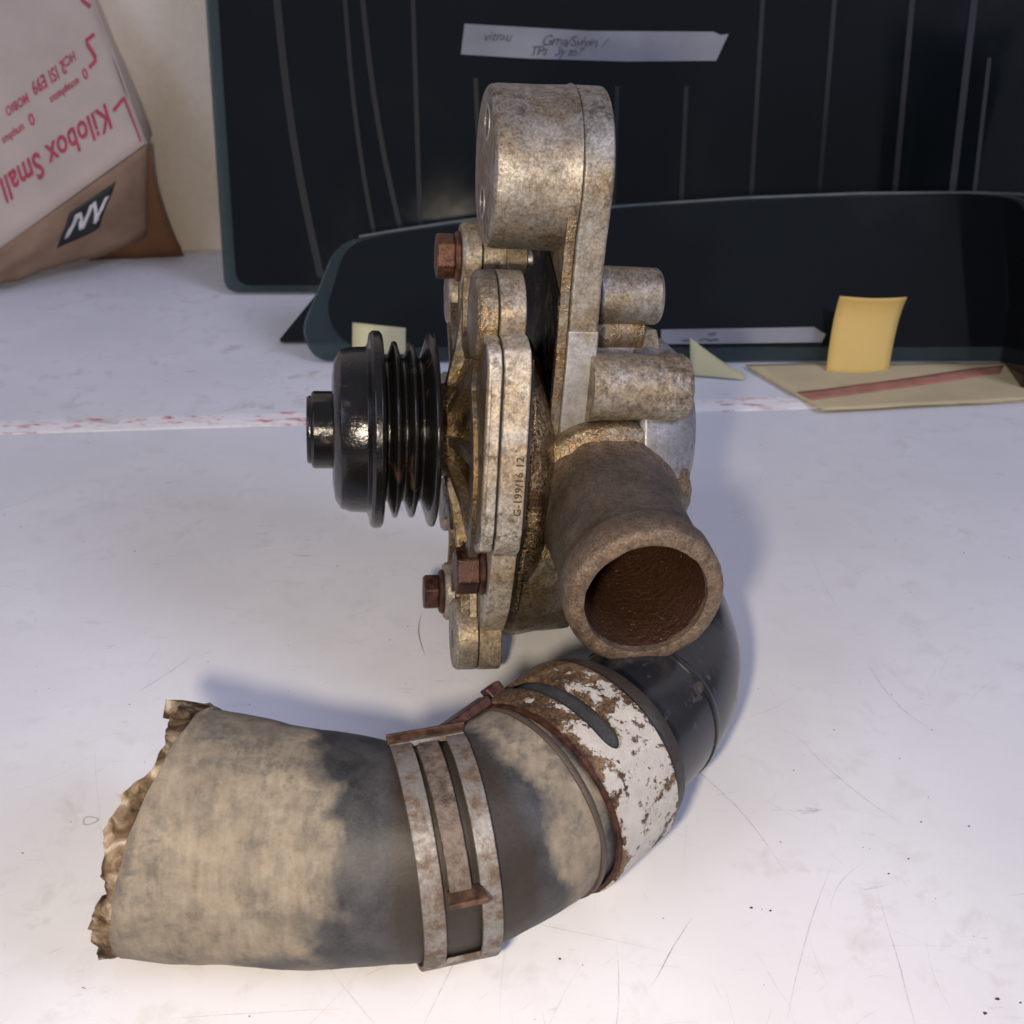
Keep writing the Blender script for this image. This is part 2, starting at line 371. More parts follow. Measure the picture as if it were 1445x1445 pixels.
# scratches and dirt on the bench
def ribbon_mesh(lines, z):
    V = []; Fs = []; A = []
    for pts, wd, al in lines:
        k = len(V); n = len(pts)
        for i, (x, y) in enumerate(pts):
            a = pts[max(i - 1, 0)]; b = pts[min(i + 1, n - 1)]; dx, dy = b[0] - a[0], b[1] - a[1]; L = math.hypot(dx, dy) or 1
            t = wd * .5 * max(.15, sin(pi * (i + .3) / (n - .4))); nx, ny = -dy / L * t, dx / L * t
            V += [(x + nx, y + ny, z), (x - nx, y - ny, z)]; A += [al, al]
        Fs += [(k + 2 * i, k + 2 * i + 1, k + 2 * i + 3, k + 2 * i + 2) for i in range(n - 1)]
    return V, Fs, A
sm = Mat('scratch grey'); at = sm.n.new('ShaderNodeAttribute'); at.attribute_name = 'strength'
sm.set(col=(.27, .24, .22), rough=.6, alpha=sm.math('MULTIPLY', at.outputs['Fac'], sm.ramp(sm.noise(3, 4, .7), [(.3, .15), (.65, 1)])))
lines = []
def scratch(x, y, ang, L, curve, wd, al):
    n = 10; p = []; a = ang
    for i in range(n + 1):
        p.append((x, y)); x += cos(a) * L / n; y += sin(a) * L / n; a += curve / n + random.gauss(0, .03)
    lines.append((p, wd, al))
for _ in range(700):
    y = 140 + 300 * random.random() ** 1.5; x = random.uniform(-1, 1) * (90 + y * .42)
    scratch(x, y, random.uniform(0, pi), random.choice((2, 3, 4, 5, 6, 8, 12, 20, 34)) * random.uniform(.6, 1.4), random.gauss(0, .35), random.uniform(.12, .3), random.uniform(.04, .26))
for a in ((66, 200, 1.85, 60, .35, .3, .5), (84, 150, 1.5, 45, .0, .25, .45), (58, 160, 1.2, 48, -.25, .25, .4), (100, 215, 2.3, 40, -.6, .3, .4), (30, 168, 1.0, 22, 0, .3, .75), (20, 150, 1.35, 30, .2, .25, .4),
          (-95, 235, .9, 34, .1, .3, .4), (-20, 155, 1.2, 30, .1, .3, .35), (-110, 268, .9, 24, .2, .3, .6), (120, 250, 2.4, 38, -.9, .3, .45), (-75, 160, .1, 40, .0, .2, .35), (40, 176, 2.9, 60, .0, .2, .35)): scratch(*a)
V, Fs, A = ribbon_mesh(lines, .05)
A = [q * .7 for q in A]
so = mk('scratch_marks', V, Fs, sm.m, bench, smooth=0); so['kind'] = 'stuff'
at_ = so.data.attributes.new('strength', 'FLOAT', 'POINT')
for i, q in enumerate(A): at_.data[i].value = q
# crumbs of dirt
def crumb(x, y, r):
    n = 7; V = []; ph = random.random() * 6
    for k, (rr, z) in enumerate(((1, 0), (.85, .35), (.4, .6))):
        for i in range(n):
            q = r * rr * random.uniform(.6, 1.25); V.append((x + q * cos(ph + 2 * pi * i / n) * 1.3, y + q * sin(ph + 2 * pi * i / n), .02 + z * r))
    Fs = [(k * n + i, k * n + (i + 1) % n, (k + 1) * n + (i + 1) % n, (k + 1) * n + i) for k in range(2) for i in range(n)] + [tuple(2 * n + i for i in range(n))]
    return V, Fs
def ground(u, v_):                                    # where a spot noted on the photograph lies on the bench (millimetres)
    a = (u - 722.5) / 1650; b = (v_ - 722.5) / 1650; c30 = cos(pi / 6)
    t = 216 / (.5 + b * c30); return a * t, (c30 - b * .5) * t
parts = []
for u, v_, r in ((190, 778, .55), (118, 765, .4), (1177, 1030, .45), (1120, 1087, .4), (1300, 1160, .5), (1367, 1166, .6), (1282, 1212, .5), (1254, 1233, .5), (1060, 1281, .7), (1087, 1285, .6), (1075, 1283, .3), (1408, 1410, .9), (1390, 1430, .8), (1440, 1415, .5),
                  (1360, 780, .5), (1070, 972, .3), (1310, 1125, .3), (790, 1353, .7), (822, 1362, .3), (936, 1296, .35), (352, 1434, .4), (1320, 1268, .3), (1078, 1390, .25), (1285, 836, .4), (407, 975, .3), (120, 1395, .3)):
    x, y = ground(u, v_); parts.append(crumb(x, y, r * .45))
for _ in range(90):
    y = random.uniform(140, 445); parts.append(crumb(random.uniform(-1, 1) * (80 + y * .4), y, random.uniform(.08, .2)))
hx, hy = ground(600, 925); hp = []
for i in range(9):
    t = i / 8; hp.append((hx - 3 * sin(t * 2.2), hy + 22 * t))
hv, hf, _ = ribbon_mesh([(hp, .22, 1)], .1); parts.append((hv, hf))
dust = mk('dirt_crumbs', *merge(*parts), plain('dark grit', (.05, .035, .025), .8), smooth=0)
tag(dust, 'dark specks of grit scattered over the white bench', 'dirt', kind='stuff')
# dried drop ring
x, y = ground(127, 1158); rv = []; rf = []
for i in range(40):
    a = 2 * pi * i / 40; q = 1 + .12 * sin(3 * a + 1)
    for r in (2.1, 1.5): rv.append((x + r * q * cos(a), y + .75 * r * q * sin(a), .06))
rf = [(2 * i, 2 * i + 1, (2 * i + 3) % 80, (2 * i + 2) % 80) for i in range(40)]
mk('dried_drop', rv, rf, plain('dried drop', (.55, .52, .49), .6), bench, smooth=0)

# ------------------------------------------------------------------ the water pump, in its own frame: x along the shaft (pulley towards -x), y away, z up
pump = empty('water_pump', (-6.4, 298, 71.5), (0, radians(4), radians(8)))
tag(pump, 'old oily cast aluminium water pump with black pulley standing above the hose', 'water pump')

# pulley
prof = [(-44.0, 0), (-44.0, 9), (-43.9, 15), (-43.2, 19.4), (-41.6, 21.9), (-39, 22.8), (-34.6, 23.0), (-34.0, 24.4), (-33.7, 26.6), (-32.8, 27.4), (-31.0, 27.4), (-30.2, 26.4), (-29.9, 22.4)]
for k in range(2):
    x = -29.6 + k * 4.6
    prof += [(x, 20.0), (x + .8, 20.0), (x + 2.1, 24.2), (x + 2.5, 24.6), (x + 3.0, 24.6), (x + 3.4, 24.2)]
prof += [(-20.4, 20.0), (-19.6, 20.0), (-18.2, 24.5), (-17.6, 26.6), (-17.0, 27.2), (-16.2, 27.2), (-15.7, 25.8), (-15.5, 20), (-15.5, 0)]
pul = mk('pulley', *lathe_x(prof, 128, 0, -.8), 'black', pump, smooth=30, bevel=.25)
mk('hub', *lathe_x([(-50.8, 0), (-50.8, 9.0), (-50.2, 9.4), (-49.6, 9.4), (-49.5, 10.2), (-48.9, 10.7), (-43.5, 10.7), (-43.5, 0)], 80, 0, -.8), 'black', pul, smooth=30, bevel=.2)

# lobed outline of cover and flange
LOBES = [(12, 46, 9.2), (-21, 41, 11.5), (-25, -53, 10.5), (3, -57, 9.2), (31, -42, 9), (46, -12, 9), (42, 24, 9)]
def outline(base, grow=0, skip=(), n=220, c=(-3, -7)):
    P = []
    for i in range(n):
        a = 2 * pi * i / n; d = (cos(a), sin(a)); r = base
        for k, (ly, lz, lr) in enumerate(LOBES):
            if k in skip: continue
            oy, oz = ly - c[0], lz - c[1]; b = d[0] * oy + d[1] * oz; q = (lr + grow) ** 2 - (oy * oy + oz * oz - b * b)
            if q > 0 and b > 0: r = max(r, b + sqrt(q))
        P.append((c[0] + r * d[0], c[1] + r * d[1]))
    for _ in range(2):
        P = [((P[i - 1][0] + 2 * P[i][0] + P[(i + 1) % n][0]) / 4, (P[i - 1][1] + 2 * P[i][1] + P[(i + 1) % n][1]) / 4) for i in range(n)]
    return P
def near_block(g=0):
    return [(-20, 38 + g), (-35, 40.5 + g), (-40.5 - g, 39.4 + g), (-43.6 - g, 35.5), (-46.4 - g, 14), (-48.2 - g, -6), (-46.5 - g, -12.5 - g), (-40, -17 - g), (-20, -20 - g)]
cover = mk('front_cover', *merge(ext_x(outline(33, -.6), -6.6, -4.3)), 'alu', pump, bevel=.5)
mk('cover_pad', *ext_x(near_block(0), -7.6, -4.3), 'alu6', cover, bevel=.6, seg=3)  # this, flange_pad and raised_strip: lamp highlight put into a paler colour
for k, (ly, lz, lr) in enumerate(LOBES):
    x0 = -10.6 if k in (2, 3) else -9.4
    mk('cover_lobe', *lathe_x([(x0, 0), (x0, lr - 1.1), (x0 + .9, lr - .3), (-4.3, lr - .2), (-4.3, 0)] if k not in (2,) else [(x0, 0), (x0, 2.4), (x0, lr - 1.1), (x0 + .9, lr - .3), (-4.3, lr - .2), (-4.3, 0)], 48, ly, lz), 'alu' if k not in (1,) else 'alu4', cover, bevel=.25)
# raised rim following the outline, hub cone and ribs of the cover
rim_o, rim_i = outline(36, -1.5), outline(31, -4.5)
n = len(rim_o); V = []; Fs = []
for x in (-9.0, -6.4):
    V += [(x, *p) for p in rim_o] + [(x, *p) for p in rim_i]
for i in range(n):
    j = (i + 1) % n
    Fs += [(i, j, n + j, n + i), (i, 2 * n + i, 2 * n + j, j), (n + i, n + j, 3 * n + j, 3 * n + i)]
mk('cover_rim', V, Fs, 'alu7', cover, bevel=.3)
mk('shaft_neck', *lathe_x([(-16.0, 0), (-16.0, 12.8), (-12, 13.2), (-10, 14.5), (-7.6, 21), (-6.3, 24), (-6.3, 0)], 72, 0, -.8), 'gold', cover, smooth=60)
for a in (80, 128, 168, 205, 245, 300, 350):
    ra = radians(a); d = Vector((0, cos(ra), sin(ra))); t = Vector((0, -sin(ra), cos(ra))); V = []
    for r, x in ((10, -13.6), (24, -10.4), (37, -8.9), (37, -6.0), (10, -6.0)):
        for sgn in (-1.5, 1.5): p = d * r + t * sgn; V.append((x, p.y, p.z - .8))
    Fs = [(0, 2, 4, 6, 8), (1, 9, 7, 5, 3)] + [(2 * i, 2 * i + 1, (2 * i + 3) % 10, (2 * i + 2) % 10) for i in range(5)]
    mk('cover_rib', V, Fs, 'alu7', cover, bevel=.4)
# rear half of the joint, and body behind it
flange = mk('body_flange', *merge(ext_x(outline(36, 0), -3.9, 2.6)), 'alu', pump, bevel=.5)
mk('flange_pad', *ext_x([(-20, 38.5), (-35, 41), (-41, 39.9), (-44.1, 35.5), (-46.9, 14), (-48.7, -6), (-47.4, -12), (-44.5, -15), (-43.6, -23), (-40.5, -35), (-34, -46), (-20, -48)], -3.85, 2.65), 'alu6', flange, bevel=.6, seg=3)
mk('crusted_joint', *ext_x([(-20, 36), (-40, 37), (-45, 14), (-46.6, -6), (-43, -16), (-39, -35), (-30, -48), (-20, -50)], 2.6, 3.6), 'dark', flange, smooth=0)
mk('joint_gap', *merge(ext_x(outline(34.5, -1.2), -4.25, -3.95), ext_x(near_block(-.5), -4.25, -3.95)), 'dark', flange, smooth=0)
mk('shaded_pad_face', *ext_x([(-21, 36.5), (-35, 38.6), (-39.6, 37.6), (-42.4, 34.4), (-45.0, 14), (-46.6, -5.6), (-45.0, -10.8), (-39, -15), (-21, -18)], -7.85, -7.55), 'alu7', cover, smooth=0, bevel=.1)  # darker sheet: grime plus the shade of the left face put into colour
mk('raised_strip', *ext_x([(-43.6, 33.8), (-44.6, 32.5), (-47.0, 14), (-48.9, -4), (-48.6, -7), (-44, -8), (-41, 33.5)], -6.9, -4.5), 'alu6', cover, bevel=.35)
def rough_lathe(prof, seg, cy, cz, amp, sc_):
    V, Fs = lathe_x(prof, seg, cy, cz); out = []
    for x, y, z in V:
        dy, dz = y - cy, z - cz; r = math.hypot(dy, dz)
        k = 1 + (amp * fbm(x * sc_, y * sc_, z * sc_) / r if r > 1 else 0); out.append((x, cy + dy * k, cz + dz * k))
    return out, Fs
body = mk('pump_body', *merge(rough_lathe([(2.7, 0), (2.7, 36), (3.6, 38)] + [(4 + i, 37.6 - .12 * i) for i in range(5)] + [(9, 36.2), (10, 35), (11, 33.2), (12, 31), (13, 28.6), (14, 26), (15, 23), (15, 0)], 140, -3, -9, .7, .3)), 'gold', pump, smooth=60)
mk('body_block', *jig0(grid_ext([(-10, 30), (-31, 30), (-37, 24), (-39.5, 8), (-40.5, -10), (-39.5, -22), (-36, -37), (-28, -50), (-14, -58), (0, -58), (0, 30)], 3.4, 5.6), .7, .35), 'gold2', body, smooth=50)
mk('body_belly', *rough_lathe([(2.9, 0), (2.9, 37)] + [(4 + 2 * i, 37 - .2 * i) for i in range(11)] + [(26, 33), (28, 26), (28, 0)], 96, 4, -29.5, .8, .16), 'alu4', body, smooth=60)
mk('gasket_line', *lathe_x([(2.3, 0), (2.3, 40.2), (3.2, 40.2), (3.2, 0)], 96, -3, -8.5), 'dark', body, smooth=60)
mk('stud_tip', *lathe_x([(2, 0), (2, 2.3), (9.6, 2.3), (10.2, 1.7), (10.2, 0)], 20, 8, 46.5), 'alu3', flange, bevel=.2)
mk('lug', *lathe_x([(2.4, 0), (2.4, 6), (8, 5.4), (8, 0)], 32, 9, 46), 'alu', flange, bevel=.3)
# dowel hole in the bottom lobe
mk('dowel_hole', *lathe_x([(-10.75, 0), (-10.75, 2.0), (-10.7, 2.6), (-10.55, 2.6), (-10.55, 0)], 28, -26, -54), 'dark', cover)

# bracket arm with the big mounting boss
def arm_outline(g=0):
    P = []
    for i in range(25):
        a = pi + .12 - (pi + .35) * i / 24; P.append(((20.4 + g) * cos(a), 72.5 + (20.4 + g) * sin(a)))
    P += [(22 + g, 58), (32 + g, 42), (39 + g, 20), (39 + g, -10), (30, -36 - g), (0, -42 - g), (-16 - g, -30), (-21 - g, -8), (-21.5 - g, 12), (-21 - g, 30), (-19 - g, 48), (-19.2 - g, 60)]
    return P
arm = mk('bracket_arm', *ext_x(arm_outline(0), 15.6, 23.4), 'alu2', pump, bevel=.9, seg=3)
mk('parting_ridge', *ext_x(arm_outline(-.55), 12.9, 15.5), 'alu4', arm, bevel=.3)
mk('shaded_oily_face', *ext_x([(-19.5, 46), (-20.2, 30), (-20.4, -8), (-14, -29), (0, -41), (29, -35), (38, -10), (38, 20), (31, 41), (22, 54), (0, 51.5)], 12.45, 12.85), 'film', arm, smooth=0)  # dark sheet: oil, with the deep shadow under the boss painted in
mk('scrubbed_patch', *ext_x([(-21.72, 8), (-21.75, 12), (-21.25, 30), (-20.6, 37), (-17, 37), (-17, 8)], 15.45, 23.6), 'alu3', arm, bevel=.6)
bossv, bossf = lathe_x([(-5.6, 0), (-5.6, 15), (-5.6, 18.6), (-4.9, 19.6), (-3, 20), (2, 20.05), (8, 20.1), (14, 20.3), (15.5, 20.8), (15.5, 0)], 96, 0, 72.5)
boss = mk('mounting_boss', bossv, bossf, 'alu2', arm, bevel=.3)
for y, z, r in ((-1, 83.5, 3.6), (0, 63.5, 3.4)):
    h = mk('bolt_hole', *lathe_x([(-5.75, r + .8), (-5.8, r), (-4.5, r), (-4.5, r + .8)], 32, y, z, closed=True), 'alu3', boss)
    mk('hole_bottom', *lathe_x([(-5.68, 0), (-5.68, r), (-5.62, r), (-5.62, 0)], 32, y, z), 'gold', h)

# studs, rear housing
mk('threaded_boss', *lathe_x([(22, 0), (22, 7.2), (26, 7.2), (26.6, 8.0), (43, 7.6), (44, 6.9), (44, 4.2), (40, 4.2), (40, 0)], 56, 0, 39.5), 'alu2', pump, bevel=.3)
mk('threaded_boss', *lathe_x([(22, 0), (22, 6.8), (40, 6.6), (40, 0)], 48, 1, 29.5), 'alu4', pump, bevel=.3)
st = mk('threaded_boss', *lathe_x([(22, 0), (22, 9.2), (26, 8.9), (40.6, 8.6), (47.6, 8.5), (48.6, 7.8), (48.6, 5), (46, 5), (46, 0)], 64, -20, 21.5), 'alu', pump, bevel=.3)
mk('faceted_end', *lathe_x([(41.0, 0), (41.0, 8.2), (41.8, 9.1), (47.4, 9.0), (48.9, 8.2), (48.9, 4), (46.5, 4), (46.5, 0)], 11, -20, 21.5), 'alu', st, bevel=.5)
dome = mk('rear_housing', *rough_lathe([(22, 0), (22, 18), (35, 18), (36.4, 24), (36.6, 27.0), (38, 28.2), (43, 28.2), (48, 26.8), (52, 23.8), (54.6, 19), (56.2, 12), (56.6, 0)], 96, 0, -1, .25, .12), 'alu5', pump, smooth=50, bevel=.4)
mk('housing_web', *ext_x([(-14, 20), (-14, 4), (14, 4), (14, 26), (0, 30)], 26, 45), 'alu', dome, bevel=.5)
# spout towards the viewer
SX, SZ = 29.5, -11
sp = [(15, 0), (15, 21.5), (-14, 21.5), (-20, 21.8), (-25, 21.4), (-27.5, 20.2), (-30, 19.3), (-34, 18.6), (-45, 18.3), (-58, 18.2), (-60.5, 18.4), (-61.8, 19.1), (-63, 19.5), (-68, 19.5), (-70.6, 19.3), (-71.5, 18.8), (-72, 18.0), (-72.2, 17.0), (-72.2, 15.6), (-72.0, 15.1), (-70, 14.9)]
V, Fs = lathe_x(sp, 160, 0, 0)
Fs = Fs[:-1]
def jig(vf, amp, sc_):
    return [(x + amp * .5 * fbm(x * sc_, y * sc_, z * sc_), y + amp * fbm(y * sc_ + 9, z * sc_, x * sc_), z + amp * .5 * fbm(z * sc_, x * sc_ + 5, y * sc_)) for x, y, z in vf[0]], vf[1]
spout = mk('spout', *jig(swap_xy((V, Fs), SX, SZ), .4, .16), 'spout', pump, smooth=40)
V, Fs = lathe_x([(-70.3, 15.0), (-66, 14.9), (-30, 14.9), (-14, 13), (-8, 0)], 72); Fs = [q for q in Fs if len(q) < 60]
mk('bore', *swap_xy((V, Fs), SX, SZ), 'bore', spout, smooth=60)
mk('spout_collar', *jig(swap_xy(lathe_x([(-20, 21), (-20.5, 23.4), (-21.6, 24.2), (-24.0, 24.2), (-25.6, 23.0), (-27.5, 18.6)], 80, closed=True), SX, SZ), .8, .25), 'alu4', spout)
# neck of the outlet the elbow is pushed on
mk('outlet', *rough_lathe([(20, 0), (20, 16), (44, 17), (44, 0)], 48, 2, -36, .4, .15), 'alu4', pump, smooth=60)

# bolts
def hexbolt(x, y, z, mat, h=6.0, rot=0.0, af=5.4):
    o = mk('bolt', *lathe_x([(x, 0), (x, 6.6), (x - .7, 6.8), (x - 1.5, 6.0), (x - 1.5, 0)], 40, y, z), mat, pump, bevel=.2)
    P = [(y + af * 1.1547 * cos(rot + i * pi / 3), z + af * 1.1547 * sin(rot + i * pi / 3)) for i in range(6)]
    mk('hex_head', *ext_x(P, x - 1.4 - h, x - 1.4), mat, o, bevel=.7, seg=3); return o
hexbolt(-9.5, 12, 45.5, 'rustlight', 5.0, .15)
hexbolt(-4.3, -34, -26, 'rust', 6.2, .0, 5.6)
hexbolt(-10.7, 2, -56.5, 'rust', 4.6, .4, 5.0)

# cast number on the joint face
def text_mesh(body, size, ext=0.0, shear=0, spacing=1.0, bold=0.0):
    c = bpy.data.curves.new('tmp', 'FONT'); c.body = body; c.size = size; c.extrude = ext; c.shear = shear; c.offset = bold; c.space_character = spacing; c.align_x = 'LEFT'; c.resolution_u = 3
    o = bpy.data.objects.new('tmp', c); sc.collection.objects.link(o); dg = bpy.context.evaluated_depsgraph_get()
    me = bpy.data.meshes.new_from_object(o.evaluated_get(dg)); V = [tuple(v.co) for v in me.vertices]; Fs = [tuple(p.vertices) for p in me.polygons]
    bpy.data.objects.remove(o); bpy.data.meshes.remove(me); return V, Fs
def face_y(z): return -47.75 - .6 * (1 - ((z - 14) / 24) ** 2) * 0
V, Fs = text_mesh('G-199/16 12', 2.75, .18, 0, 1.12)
mk('cast_lettering', [(1.9 - y, -46.98 + (x - 15.2) * .094 - z, -1.2 + x) for x, y, z in V], Fs, 'letter_shade', flange, smooth=0)  # dark letter colour paints in the shadow of the relief

# ------------------------------------------------------------------ the hose
PATH = catmull([(-76.5, 187.6, 27.6), (-63, 186.2, 26.7), (-43, 184.2, 25.4), (-26, 184.2, 24.4), (-12, 187.0, 24.2), (3, 197.6, 24.4), (16.0, 211, 24.6), (21.0, 217, 24.5)], 14)
RAD = np.interp(np.linspace(0, 1, len(PATH)), [0, .14, .3, .43, .57, .72, .86, 1], [27.4, 26.5, 25.0, 23.3, 23.0, 23.5, 23.6, 23.4])
ARC = np.concatenate([[0], np.cumsum(np.linalg.norm(np.diff(PATH, axis=0), axis=1))])
def frame_at(i, P):
    t = P[min(i + 1, len(P) - 1)] - P[max(i - 1, 0)]; t /= np.linalg.norm(t)
    b = np.cross(t, (0, 0, 1)); b /= np.linalg.norm(b); n = np.cross(b, t); return t, b, n
def tube(P, R, seg, s0=0.0, cut=None, wob=0, uvw=True):
    V = []; Fs = []; U = []
    arc = np.concatenate([[0], np.cumsum(np.linalg.norm(np.diff(P, axis=0), axis=1))])
    for i in range(len(P)):
        t, b, n = frame_at(i, P)
        for k in range(seg):
            a = 2 * pi * k / seg; r = R[i] + (wob * fbm(arc[i] * .06, cos(a) * 1.3, sin(a) * 1.3) if wob else 0)
            p = P[i] + r * (cos(a) * b + sin(a) * n)
            if cut and i < 8: p = p + t * cut(a) * (1 - i / 8)
            V.append(tuple(p)); U.append(((arc[i] + s0) / 100, ((a / (2 * pi) + .5) % 1)))
    for i in range(len(P) - 1):
        for k in range(seg):
            j = (k + 1) % seg; Fs.append((i * seg + k, i * seg + j, (i + 1) * seg + j, (i + 1) * seg + k))
    return V, Fs, U
SEG = 96
hose = empty('rubber_hose', (-80, 188, 0)); hose.location = (0, 0, 0)
tag(hose, 'short dusty grey rubber hose with torn open end and black elbow under the pump', 'hose')
cutf = lambda a: 2.5 - 4.6 * cos(a - radians(-45)) + .7 * fbm(cos(a) * 3, sin(a) * 3, 4)
V, Fs, U = tube(PATH, RAD, SEG, 4.2, cutf, .55)
hs = mk('hose_sleeve', V, Fs, 'hose', hose, smooth=60, uv=U)
# wall thickness at both ends: inner skin
V2, F2, U2 = tube(PATH[:40], RAD[:40] - 4.5, SEG, 0, cutf)
mk('inner_wall', V2, F2, 'inner', hs, smooth=60)
# torn liner sticking out of the open end
V = []; Fs = []; K = 150; rings = 9
t0, b0, n0 = frame_at(0, PATH)
def ext_len(a):
    q = 3.9 + 3.0 * fbm(cos(a) * 1.9, sin(a) * 1.9, 8) + 1.6 * fbm(cos(a) * 6, sin(a) * 6, 2) + .5 * fbm(cos(a) * 26, sin(a) * 26, 1)
    q += 5.0 * math.exp(-((a - 2.26) / .045) ** 2) + 1.5 * math.exp(-((a - 2.1) / .2) ** 2) - 2.0 * math.exp(-((a - 1.35) / .3) ** 2) - 1.2 * math.exp(-((a - .35) / .3) ** 2)
    return max(1.2, q + .8 * cos(a + .5))
for j in range(rings * 2):
    inner = j >= rings; jj = j if not inner else 2 * rings - 1 - j
    tt = jj / (rings - 1)
    for k in range(K):
        a = 2 * pi * k / K; e = ext_len(a)
        along = cutf(a) + 1.6 - (e + 1.6) * tt
        lump = fbm(cos(a) * 3.2, sin(a) * 3.2, tt * 1.2 + 5 + inner) * 1.5 + .7 * fbm(cos(a) * 9, sin(a) * 9, tt * 2 + inner * 5)
        r = (RAD[0] - .75 if not inner else RAD[0] - 5.0) + tt * lump + (.5 * tt if not inner else 1.6 * tt)
        V.append(tuple(PATH[0] + t0 * (along + .7 * fbm(a * 3, tt * 3, 3) * tt) + r * (cos(a) * b0 + sin(a) * n0)))
for j in range(rings * 2 - 1):
    for k in range(K): q = (k + 1) % K; Fs.append((j * K + k, j * K + q, (j + 1) * K + q, (j + 1) * K + k))
mk('torn_liner', V, Fs, 'liner', hs, smooth=70)
# elbow pushed into the hose and up into the pump
EP = catmull([(22, 217.5, 23.5), (30, 227.5, 22.6), (36.5, 238, 21.4), (40.8, 250, 20.8), (42.6, 263, 20.6), (42, 279, 21.5), (38.5, 294, 26), (34, 302, 36)], 12)
ER = np.interp(np.linspace(0, 1, len(EP)), [0, .25, .45, .6, 1], [19.6, 19.8, 20.2, 20.0, 18.5])
V, Fs, U = tube(EP, ER, 80)
elbow = mk('elbow', V, Fs, 'elbow', hose, smooth=60)
# moulded ridges: stop ring by the hose mouth and the seam over the back of the bend
def ringband(P, R, i, wd, h, seg=80):
    t, b, n = frame_at(i, P); V = []; prof = [(-wd / 2, -1), (-wd / 2, h * .7), (-wd * .3, h), (wd * .3, h), (wd / 2, h * .7), (wd / 2, -1)]
    for k in range(seg):
        a = 2 * pi * k / seg
        for x, dr in prof: V.append(tuple(P[i] + t * x + (R[i] + dr) * (cos(a) * b + sin(a) * n)))
    m = len(prof); Fs = [(k * m + j, k * m + (j + 1) % m, ((k + 1) % seg) * m + (j + 1) % m, ((k + 1) % seg) * m + j) for k in range(seg) for j in range(m)]
    return V, Fs
mk('stop_ring', *ringband(EP, ER, 19, 2.2, .4), 'elbow', elbow)
V = []; Fs = []
idx = range(30, 74)
for c_, i in enumerate(idx):
    t, b, n = frame_at(i, EP)
    for da, dr in ((-.07, -.3), (-.03, .75), (.03, .75), (.07, -.3)):
        a = radians(128) + da; V.append(tuple(EP[i] + (ER[i] + dr) * (cos(a) * b + sin(a) * n)))
Fs = [(4 * i + j, 4 * i + j + 1, 4 * i + j + 5, 4 * i + j + 4) for i in range(len(idx) - 1) for j in range(3)]
mk('mould_seam', V, Fs, 'elbow', elbow)
mk('mouth_bead', *ringband(PATH, RAD, len(PATH) - 2, 3.6, .4), plain('dark wet rubber', (.03, .024, .018), .45, 0, 1.2), hs)
i1 = int(np.argmin(abs(ARC - 84.3)))
mk('hose_step', *ringband(PATH, RAD, i1, 1.4, .55, 96), plain('brown smeared rubber', (.055, .04, .028), .55, 0, 1.2), hs)

# ------------------------------------------------------------------ the two band clamps round the hose
def clamp_frame(s):
    i = int(np.argmin(abs(ARC - s))); t, b, n = frame_at(i, PATH); return PATH[i], RAD[i], t, b, n
def patch(fr, w0, w1, a0, a1, r0, r1, taper=0, nA=None, cut=None):
    c, R, t, b, n = fr; A = nA or max(3, int(abs(a1 - a0) / 3)); V = []; U = []; W = 4
    for layer, dr in ((0, r0), (1, r1)):
        for i in range(A + 1):
            a = radians(a0 + (a1 - a0) * i / A)
            e0, e1 = (w0, w1) if not cut else cut(i / A, w0, w1)
            for j in range(W + 1):
                w_ = e0 + (e1 - e0) * j / W; p = c + t * w_ + (R + dr + taper * w_) * (cos(a) * b + sin(a) * n)
                V.append(tuple(p)); U.append((w_ / 100, (a / (2 * pi) + .25)))
    M_ = (A + 1) * (W + 1); Fs = []
    g = lambda l, i, j: l * M_ + i * (W + 1) + j
    for i in range(A):
        for j in range(W):
            Fs.append((g(1, i, j), g(1, i, j + 1), g(1, i + 1, j + 1), g(1, i + 1, j))); Fs.append((g(0, i, j), g(0, i + 1, j), g(0, i + 1, j + 1), g(0, i, j + 1)))
        Fs.append((g(0, i, 0), g(1, i, 0), g(1, i + 1, 0), g(0, i + 1, 0))); Fs.append((g(0, i, W), g(0, i + 1, W), g(1, i + 1, W), g(1, i, W)))
    for j in range(W):
        Fs.append((g(0, 0, j), g(0, 0, j + 1), g(1, 0, j + 1), g(1, 0, j))); Fs.append((g(0, A, j), g(1, A, j), g(1, A, j + 1), g(0, A, j + 1)))
    return V, Fs, U
def ear(fr, w0, w1, a, r0, r1, th, lean=0, flare=0):
    c, R, t, b, n = fr; V = []
    for r, k in ((r0, 0), (r1, 1)):
        for da in (-th / 2, th / 2):
            for w_ in (w0 - flare * k, w1 + flare * k):
                an = radians(a) + (da + lean * k) / (R + r); V.append(tuple(c + t * w_ + (R + r) * (cos(an) * b + sin(an) * n)))
    return V, [(0, 1, 3, 2), (4, 6, 7, 5), (0, 4, 5, 1), (2, 3, 7, 6), (0, 2, 6, 4), (1, 5, 7, 3)]
def mm3(*ps):
    V = []; Fs = []; U = []
    for v, f, u in ps:
        k = len(V); V += v; U += u; Fs += [tuple(i + k for i in q) for q in f]
    return V, Fs, U

